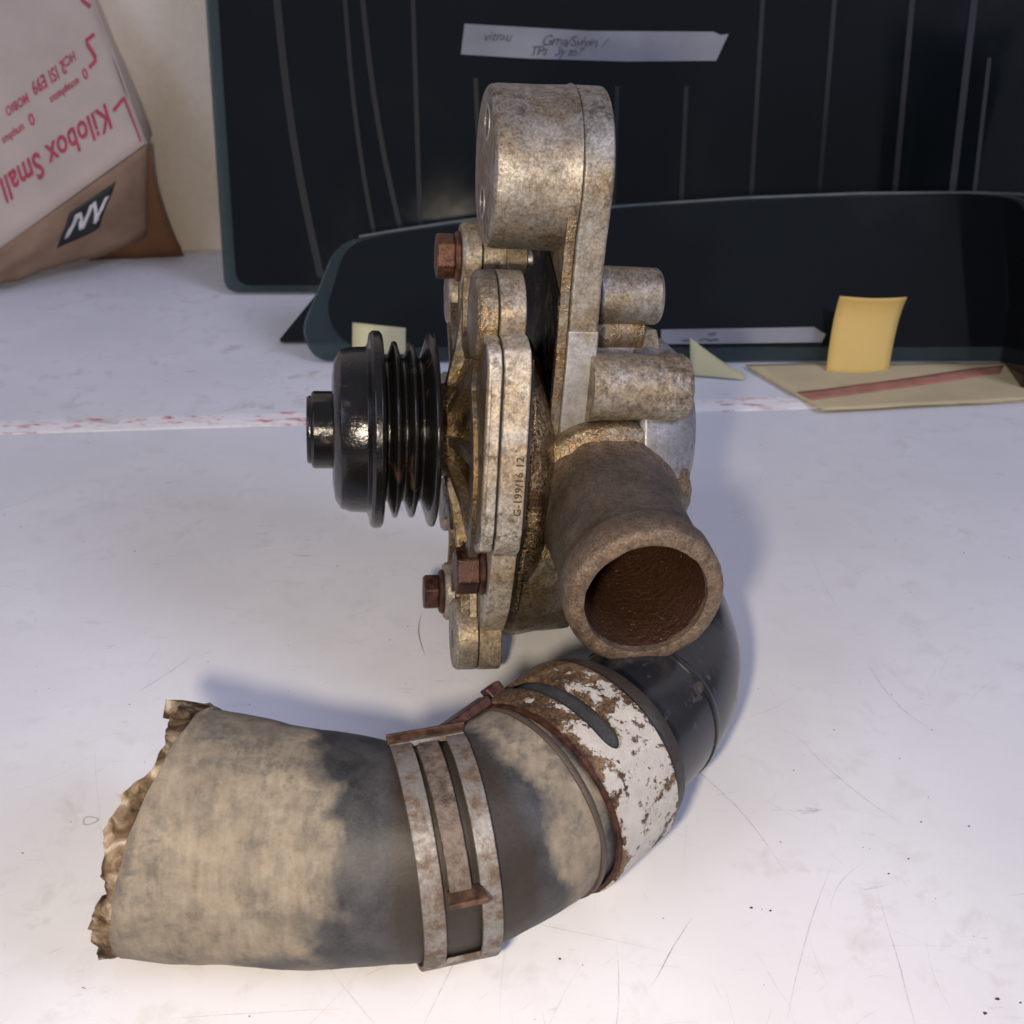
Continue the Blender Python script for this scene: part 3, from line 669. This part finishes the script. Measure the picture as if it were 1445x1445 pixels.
c2 = clamp_frame(60.6)
cl2 = empty('hose_clamp'); tag(cl2, 'rusty grey steel spring clamp with slotted band on the middle of the hose', 'hose clamp', 'hose clamps')
def band_obj(name, pieces, mat, par, bev=.25):
    V, Fs, U = mm3(*pieces); o = mk(name, V, Fs, mat, par, smooth=50, uv=U, bevel=bev); return o
flare_top = lambda q, a, b: (a - 1.2 * max(0, (q - .8) / .2) ** 2 * (a < 0), b + 1.2 * max(0, (q - .8) / .2) ** 2 * (b > 0))
band_obj('band', [patch(c2, -8.2, -3.6, -26, 112, .35, 1.5), patch(c2, 4.0, 8.2, -26, 112, .35, 1.5), patch(c2, -8.2, 8.2, -215, -26, .35, 1.5), patch(c2, -8.2, 8.2, 112, 121, .35, 1.7)], 'zinc', cl2)
mk('upper_ear', *ear(c2, -8.4, 8.4, 120, .4, 3.6, 1.3, -2.4, .3), 'rustdull', cl2, bevel=.3)
band_obj('tongue', [patch(c2, -2.4, 2.2, 24, 106, .6, 1.9, cut=lambda q, a, b: (a - .5 * q, b - .4 * q))], rust('brown worn tongue', (.06, .045, .036), (.19, .15, .12), .45), cl2)
mk('lower_tab', *ear(c2, -2.8, 4.4, 24, .5, 5.6, 1.2, -1.2, .4), 'rustdull', cl2, bevel=.3)

c1 = clamp_frame(98.0)
cl1 = empty('hose_clamp'); tag(cl1, 'white painted steel clamp flaking to rust where the hose meets the elbow', 'hose clamp', 'hose clamps')
rnd = lambda q: sqrt(max(0, 1 - (1 - q) ** 2))
band_obj('band', [patch(c1, -10.4, -4.4, 60, 150, .4, 1.6), patch(c1, .8, 9.4, 60, 150, .4, 1.6),
                  patch(c1, -10.4, -1.8, 50, 60, .4, 1.6, nA=10, cut=lambda q, a, b: (a, -1.8 - 2.6 * rnd(q))), patch(c1, -1.8, 9.4, 50, 60, .4, 1.6, nA=10, cut=lambda q, a, b: (-1.8 + 2.6 * rnd(q), b)),
                  patch(c1, -10.4, 9.4, -215, 50, .4, 1.6), patch(c1, -10.4, 9.4, 150, 158, .4, 1.6)], 'white', cl1, 0)
mk('band_lip', *patch(c1, -11.6, -10.45, -210, 145, .1, 1.0)[:2], 'rust', cl1, smooth=50)
mk('clamp_ear', *ear(c1, -24, -10.7, 128, .9, 3.4, 4.4, 0, .3), 'rust', cl1, bevel=.6)
mk('lug_tab', *ear(c1, -8.4, -4.0, 131, 1.4, 4.2, 3.0, 1.0, .2), 'rust', cl1, bevel=.5)
mk('rivet_hole', *patch(c1, 3.2, 6.0, -24, -18, 1.5, 1.75)[:2], 'dark', cl1, smooth=50)

# ------------------------------------------------------------------ background: glass panes leaning on the wall
def pane(name, pts, y0, lean, th, mat, parent=None, curve=0, off=0):
    """outline given in the pane's own plane (x, height along the glass); leans back by `lean` degrees"""
    L = radians(lean); n = len(pts); V = []
    for d in (0, th):
        for x, h in pts: V.append((x, y0 + h * sin(L) + (d + off) * cos(L) + curve * ((x - 40) / 200) ** 2, h * cos(L) - (d + off) * sin(L) + 2.2))
    return mk(name, V, [tuple(range(n)), tuple(range(2 * n - 1, n - 1, -1))] + [(i, (i + 1) % n, n + (i + 1) % n, n + i) for i in range(n)], mat, parent, smooth=0, bevel=1.1 if parent is None else 0)
def roundpoly(pts, r, n=8):
    out = []
    for i, p in enumerate(pts):
        a = Vector(pts[i - 1]) - Vector(p); b = Vector(pts[(i + 1) % len(pts)]) - Vector(p); rr = r[i] if isinstance(r, (list, tuple)) else r
        rr = min(rr, a.length * .45, b.length * .45); A = Vector(p) + a.normalized() * rr; B = Vector(p) + b.normalized() * rr
        for k in range(n + 1):
            t = k / n; out.append(tuple((1 - t) ** 2 * A + 2 * t * (1 - t) * Vector(p) + t * t * B))
    return out
MAT['tint'] = tinted('black tinted glass', (.012, .014, .014), (.0050, .0075, .0085), .06); MAT['tint2'] = tinted('smoked glass', (.075, .06, .05), (.003, .003, .003))
MAT['rim'] = tinted('green glass rim', (.28, .34, .34), (.022, .031, .032), .08)
big = pane('window_glass', roundpoly([(-156, 0), (320, 0), (330, 250), (-160, 250)], [8, 8, 10, 10]), 608, 18, 4, 'rim')
tag(big, 'large dark tinted car window pane with faint vertical lines leaning on the wall', 'glass pane', 'dark glass panes')
pane('tint_layer', roundpoly([(-149, 4), (316, 4), (326, 246), (-153, 246)], [8, 8, 10, 10]), 608, 18, .6, 'tint', big, off=-.8)
lm = plain('dull grey line', (.0075, .0088, .0088), .6)  # thin dull grey lines running down the pane
for x0, x1, h0, h1, wd in ((-121, -103, 150, 8, 2.6), (-86, -70, 150, 10, 1.5), (-77, -57, 150, 22, 1.8), (-51, -49, 150, 30, 1.6), (-19, -16, 110, 34, 1.6), (16, 16, 106, 40, 1.5), (55, 54, 106, 40, 1.5), (91, 90, 106, 40, 1.6), (129, 127, 150, 40, 1.6), (166, 163, 150, 40, 1.6), (206, 203, 150, 36, 1.9), (238, 233, 150, 30, 2.4), (248, 245, 120, 30, 1.4)):
    pts = []
    for i in range(9):
        t = i / 8; pts.append((x0 + (x1 - x0) * t - 3 * sin(pi * t) * (x0 < -60), h0 + (h1 - h0) * t))
    pane('pane_line', [(x - wd * .75, h) for x, h in pts] + [(x + wd * .75, h) for x, h in reversed(pts)], 608, 18, .3, lm, big, off=-1.3)

low = pane('window_glass', roundpoly([(-93, 0), (243, 0), (247, 77), (215, 80), (110, 77), (0, 69), (-58, 61), (-83, 56), (-100, 14)], [20, 3, 12, 30, 40, 40, 20, 22, 14]), 513, 30, 4, 'rim')
tag(low, 'lower dark quarter window pane with curved top edge standing before the large pane', 'glass pane', 'dark glass panes')
pane('tint_layer', roundpoly([(-78, 6.5), (239, 6.5), (243, 75.5), (215, 78.5), (110, 75.5), (0, 67.5), (-58, 59.5), (-78, 54.5), (-88, 22)], [20, 3, 12, 30, 40, 40, 20, 18, 12]), 513, 30, .6, 'tint', low, off=-.8)
tops = [(245.5, 77.2), (240, 78.6), (215, 79.4), (165, 79.0), (110, 76.9), (60, 73.6), (0, 69.0), (-30, 65.2), (-58, 61.0), (-72, 58.6)]
pane('edge_glint', [(x, h - .9) for x, h in tops] + [(x, h + .25) for x, h in reversed(tops)], 513, 30, .5, plain('painted edge glint', (.10, .115, .11), .35), low, off=-1.0)  # pale strip that paints the glint along the top edge
sideg = pane('window_glass', roundpoly([(-115, 0), (-20, 0), (-40, 40), (-88, 34)], [3, 6, 6, 6]), 537, 34, 4, 'tint')
tag(sideg, 'small dark triangular glass corner peeking out behind the lower pane', 'glass pane', 'dark glass panes')
# smoked pane standing end-on at the right edge of the view
v = [(231.5, 520, .4), (227.5, 480, .4), (262, 478, .4), (262, 520, .4), (247, 560, 175), (243, 512, 210), (300, 505, 215), (300, 560, 180)]
rp = mk('window_glass', v, [(0, 1, 2, 3), (4, 7, 6, 5), (0, 4, 5, 1), (1, 5, 6, 2), (2, 6, 7, 3), (3, 7, 4, 0)], 'tint2', smooth=0, bevel=1)
tag(rp, 'thick smoked black glass piece standing at the far right edge', 'glass pane', 'dark glass panes')

# tape labels with writing
def strip(name, pts, y0, lean, mat, off=-1.8, parent=None):
    return pane(name, pts, y0, lean, .25, mat, parent, 0, off)
MAT['tape'] = paper('dusty white tape', (.28, .285, .29), .25); MAT['pen'] = plain('faded pen', (.06, .064, .075), .7)
tp = strip('tape_label', [(-24.5, 136.5), (-26.5, 121.5), (10, 119.4), (60, 118.0), (106, 118.4), (112, 131.6), (108, 131.0), (104, 132.6), (40, 133.0)], 608, 18, 'tape')
tag(tp, 'long grey tape strip with handwriting on the large dark pane', 'tape label')
def writing(body, x, h, size, y0, lean, parent, off, shear=.35, rot=0, name='handwriting', mat='pen', jitter=.5, spacing=1):
    V, Fs = text_mesh(body, size, 0, shear, spacing); L = radians(lean); out = []
    for a, b, _ in V:
        a += jitter * fbm(a * .3, b * .3, 2); b += jitter * 1.6 * fbm(a * .25, b * .2, 7)
        X = x + a * cos(rot) - b * sin(rot); Hh = h + a * sin(rot) + b * cos(rot)
        out.append((X, y0 + Hh * sin(L) + off * cos(L), Hh * cos(L) - off * sin(L) + 2.2))
    return mk(name, out, Fs, mat, parent, smooth=0)
writing('vitrau', -15, 128.5, 6.2, 608, 18, tp, -2.0, rot=-.03)
writing('Grna/Sylvin  /', 15, 126.2, 7.0, 608, 18, tp, -2.0, rot=-.04, spacing=.9)
writing('TPa   3y to7', 9, 121.3, 6.2, 608, 18, tp, -2.0, rot=-.02, spacing=.9)
tp2 = strip('tape_label', [(70, 7.5), (70, 14.4), (142, 15.6), (145, 13.6), (147.5, 12.2), (145.5, 8.4), (100, 7.8)], 513, 30, 'tape')
tag(tp2, 'short white printed tape strip low on the front dark pane', 'tape label')
writing('oonn   ouoouuo', 80, 8.9, 2.6, 513, 30, tp2, -2.0, 0, jitter=.4, spacing=1)
writing('oov', 92, 11.8, 2.6, 513, 30, tp2, -2.0, 0, jitter=.3)

# yellow paper: envelope, curled notes
MAT['yel'] = paper('yellow note paper', (.72, .50, .15), .08); MAT['pale'] = paper('pale yellow paper', (.60, .55, .30), .06); MAT['env'] = paper('yellowed card', (.56, .47, .27), .15, .2)
def sheet(name, grid, mat, parent=None, th=.25):
    a = len(grid); b = len(grid[0]); V = [p for r in grid for p in r]
    Fs = [(i * b + j, i * b + j + 1, (i + 1) * b + j + 1, (i + 1) * b + j) for i in range(a - 1) for j in range(b - 1)]
    return mk(name, V, Fs, mat, parent, smooth=60, solid=th)
def quad_grid(p, na, nb, fn=None):
    g = []
    for i in range(na + 1):
        r = []
        for j in range(nb + 1):
            s_, t = i / na, j / nb
            q = [(1 - s_) * ((1 - t) * p[0][k] + t * p[1][k]) + s_ * ((1 - t) * p[3][k] + t * p[2][k]) for k in range(3)]
            if fn: q = fn(q, s_, t)
            r.append(tuple(q))
        g.append(r)
    return g
def env_z(q, s_, t): q[2] += 1.0 + .7 * fbm(q[0] * .02, q[1] * .03, 2); return q
env = sheet('card_sheet', quad_grid([(134, 457.5, 1.2), (243, 471, 1.6), (262, 511, 1.2), (109, 508, 1.0)], 14, 24, env_z), 'env', th=.5)
tag(env, 'flat yellowed card with a red stripe lying on the bench before the glass', 'card')
sheet('red_stripe', quad_grid([(130.8, 467.5, 1.5), (224, 496.5, 1.55), (230, 507.5, 1.5), (126.4, 476.5, 1.45)], 3, 24, env_z), plain('faded red print', (.43, .19, .125), .75), env, .2)
g = []
for i in range(17):
    t = i / 16; arc_ = t * 1.95
    y = 500 + 21 * sin(arc_ * 1.0) * .55 + 8 * t; z = 2.4 + 36 * t - 4 * t * t
    shift = 10.5 * sin(t * 1.6)
    g.append([(145 + shift * .45 + 29.5 * s_ + 2 * t * s_, y - 7 * t * t - 2.5 * sin(pi * s_) + 2 * s_, z - 1.2 * s_) for s_ in [k / 8 for k in range(9)]])
note = sheet('sticky_note', g, 'yel'); tag(note, 'bright yellow sticky note curling upright on the card', 'sticky note', 'yellow notes')
g = []
for i in range(13):
    t = i / 12
    g.append([(82 + 24 * s_ + 0 * t, 498 - 5 * s_ + 9 * t, 1.2 + (15 * t) * (1 - s_) ** 1.2 + 1.5 * sin(pi * t)) for s_ in [k / 8 for k in range(9)]])
n2 = sheet('sticky_note', g, 'pale'); tag(n2, 'pale yellow note with a lifted corner beside the aluminium housing', 'sticky note', 'yellow notes')
L30 = radians(30)
g = [[(-75 + 25 * s_, 513 + h * sin(L30) - 2.5 - 1.0 * (1 - t), h * cos(L30) + .5) for s_ in [k / 4 for k in range(5)] for h in [6 + 14.5 * t - 2.6 * s_ * t]] for t in [k / 6 for k in range(7)]]
n3 = sheet('sticky_note', g, 'pale'); tag(n3, 'pale yellow note on the dark glass just above the black pulley', 'sticky note', 'yellow notes')

# ------------------------------------------------------------------ printed carton leaning at the back left
ox = empty('carton'); tag(ox, 'crushed pinkish cardboard carton with red print and brown torn flap leaning at the back', 'carton')
MAT['card'] = paper('pale printed card', (.49, .40, .325), .12, 1.4); MAT['kraft'] = paper('worn kraft card', (.27, .17, .105), .35, 1.2); MAT['kraft2'] = paper('dark kraft card', (.19, .085, .035), .2, .3)
MAT['red'] = plain('red print', (.42, .05, .085), .7); MAT['bk'] = plain('black print', (.012, .012, .012), .5); MAT['wt'] = plain('white print', (.62, .6, .58), .6)
# panel frame: origin = lower right corner of the printed face; e1 runs down-left along its lower edge, e2 up its right edge
PO = Vector((-197.7, 645, 72.7)); E1 = Vector((-76.1, -33, -47.1)).normalized(); E2 = Vector((-24.7, 27, 68.5)).normalized()
PN = E1.cross(E2).normalized(); PN = PN if PN.y < 0 else -PN
def on_panel(a, b, d=0): return tuple(PO + E1 * a + E2 * b + PN * d)
gr = []
def panel_fn(a, b): return 1.0 * fbm(a * .02, b * .02, 1) + .5 * fbm(a * .07, b * .07, 4)
for i in range(21):
    gr.append([on_panel(150 * i / 20 + (1.5 * fbm(i, j * .3, 0) if i == 0 else 0), 150 * j / 20, panel_fn(150 * i / 20, 150 * j / 20)) for j in range(21)])
sheet('printed_panel', gr, 'card', ox, .8)
pl_ = [on_panel(0, 0), on_panel(0, 150), tuple(Vector(on_panel(0, 150)) + Vector((-8, 60, -6))), tuple(Vector(on_panel(0, 0)) + Vector((-8, 42, -4)))]
sheet('side_panel', quad_grid(pl_, 8, 8, lambda q, s_, t: [q[0] + .8 * fbm(q[1] * .05, q[2] * .05, 1), q[1], q[2]]), 'card', ox, .8)
# torn flap below the printed face, dark flap at its back
A0 = Vector(on_panel(-1, -.5, -.6)); A1 = Vector(on_panel(150, -.5, -.6))
B0 = Vector((-203, 655, 2)); B1 = Vector((-345, 575, 1.5))
g = []
for i in range(29):
    s_ = i / 28; top = A0.lerp(A1, s_); bot = Vector((-211, 664, 12)).lerp(Vector((-330, 570, 1)), s_)
    bot += Vector((0, 0, max(0, 4 - 16 * s_) + 2.2 * abs(fbm(s_ * 14, 2, 0))))
    row = []
    for j in range(11):
        t = j / 10; p = top.lerp(bot, t); k = sin(pi * t)
        row.append((p.x + 2.5 * fbm(s_ * 5, t * 2, 3) * t, p.y - 3 * k + 4 * fbm(s_ * 6, t * 3, 9) * k, p.z + 1.6 * fbm(s_ * 9, t * 3, 6) * t))
    g.append(row)
flap = sheet('torn_flap', g, 'kraft', ox, .8)
flap_grid = g
sheet('back_flap', quad_grid([(-198, 655, 70), (-194.5, 676, 1.0), (-248, 668, 1.0), (-225, 655, 50)], 8, 8, lambda q, s_, t: [q[0] + 4 * sin(pi * t) * (1 - s_) * -1, q[1] + 2 * fbm(q[0] * .05, q[2] * .05, 2), q[2]]), 'kraft2', ox, .8)
def panel_text(body, a, b, size, sx_=.64, tilt=0.0):
    V, Fs = text_mesh(body, size, 0, .1, 1.06, size * .022)
    # upside down for the viewer: reading direction runs down-left, letter tops point down-right
    P = [(a + x * sx_, b - y + x * tilt) for x, y, _ in V]
    return mk('lettering', [on_panel(p, q, .75 + panel_fn(p, q)) for p, q in P], Fs, 'red', ox, smooth=0)
def panel_line(pts, wd, mat='red', off=.8):
    V = []; n = len(pts)
    for i, (a, b) in enumerate(pts):
        p0 = pts[max(i - 1, 0)]; p1 = pts[min(i + 1, n - 1)]; dx, dy = p1[0] - p0[0], p1[1] - p0[1]; L = math.hypot(dx, dy) or 1
        for sg in (.5, -.5): q = (a - dy / L * wd * sg, b + dx / L * wd * sg); V.append(on_panel(*q, off + panel_fn(*q)))
    return mk('print_line', V, [(2 * i, 2 * i + 1, 2 * i + 3, 2 * i + 2) for i in range(n - 1)], mat, ox, smooth=0)
panel_text('Kilobox Small', 12.3, 29.5, 18.0, .66)
panel_text('HCX', 19, 61.4, 6.4, .66); panel_text('2 ISI E99', 26, 60.6, 9.2, .62); panel_text('MOBIO', 51, 57.8, 6.4, .66)
panel_text('0', 16, 51, 7.4, .8); panel_text('ucnaphatus', 22, 49, 5.6, .7); panel_text('0', 52, 48, 8.4, .8); panel_text('uraphus', 59, 46, 5.8, .7)
panel_line([(2.2, 26.2), (10.3, 23.9)], 2.0); panel_line([(2.0, 26.6), (1.6, 2)], 1.1)
panel_line([(5.2, 62.3), (10.6, 62), (10.8, 60), (9.2, 52.5), (10, 50.6), (14.4, 49.8)], 2.0)
panel_line([(2, 75), (5, 80), (3, 92), (9, 84)], 2.0)
# black badge on the torn flap
def on_flap(s_, t, d=0):
    x = min(max(s_ * 28, 0), 27.999); y = min(max(t * 10, 0), 9.999); i, j = int(x), int(y); u, w_ = x - i, y - j
    P = [Vector(flap_grid[i][j]), Vector(flap_grid[i + 1][j]), Vector(flap_grid[i + 1][j + 1]), Vector(flap_grid[i][j + 1])]
    p = P[0] * (1 - u) * (1 - w_) + P[1] * u * (1 - w_) + P[2] * u * w_ + P[3] * (1 - u) * w_
    nn = (P[1] - P[0]).cross(P[3] - P[0]).normalized(); nn = nn if nn.y < 0 else -nn
    return tuple(p + nn * (d + .45))
def flap_quad(name, q, mat, d, parent):
    N_ = 8; g_ = []
    for i in range(N_ + 1):
        g_.append([on_flap(*[(1 - i / N_) * ((1 - j / N_) * q[0][k] + j / N_ * q[1][k]) + i / N_ * ((1 - j / N_) * q[3][k] + j / N_ * q[2][k]) for k in range(2)], d) for j in range(N_ + 1)])
    return sheet(name, g_, mat, parent, .1)
bd = flap_quad('badge', [(.13, .16), (.33, .20), (.36, .66), (.19, .62)], 'bk', .2, flap)
for q in ([(.155, .28), (.175, .28), (.215, .52), (.195, .52)], [(.19, .5), (.205, .54), (.232, .26), (.218, .25)], [(.225, .27), (.243, .27), (.275, .53), (.255, .53)], [(.262, .5), (.277, .53), (.292, .3), (.277, .29)], [(.285, .28), (.303, .28), (.335, .56), (.315, .56)]):
    flap_quad('badge_stroke', q, 'wt', .45, flap)
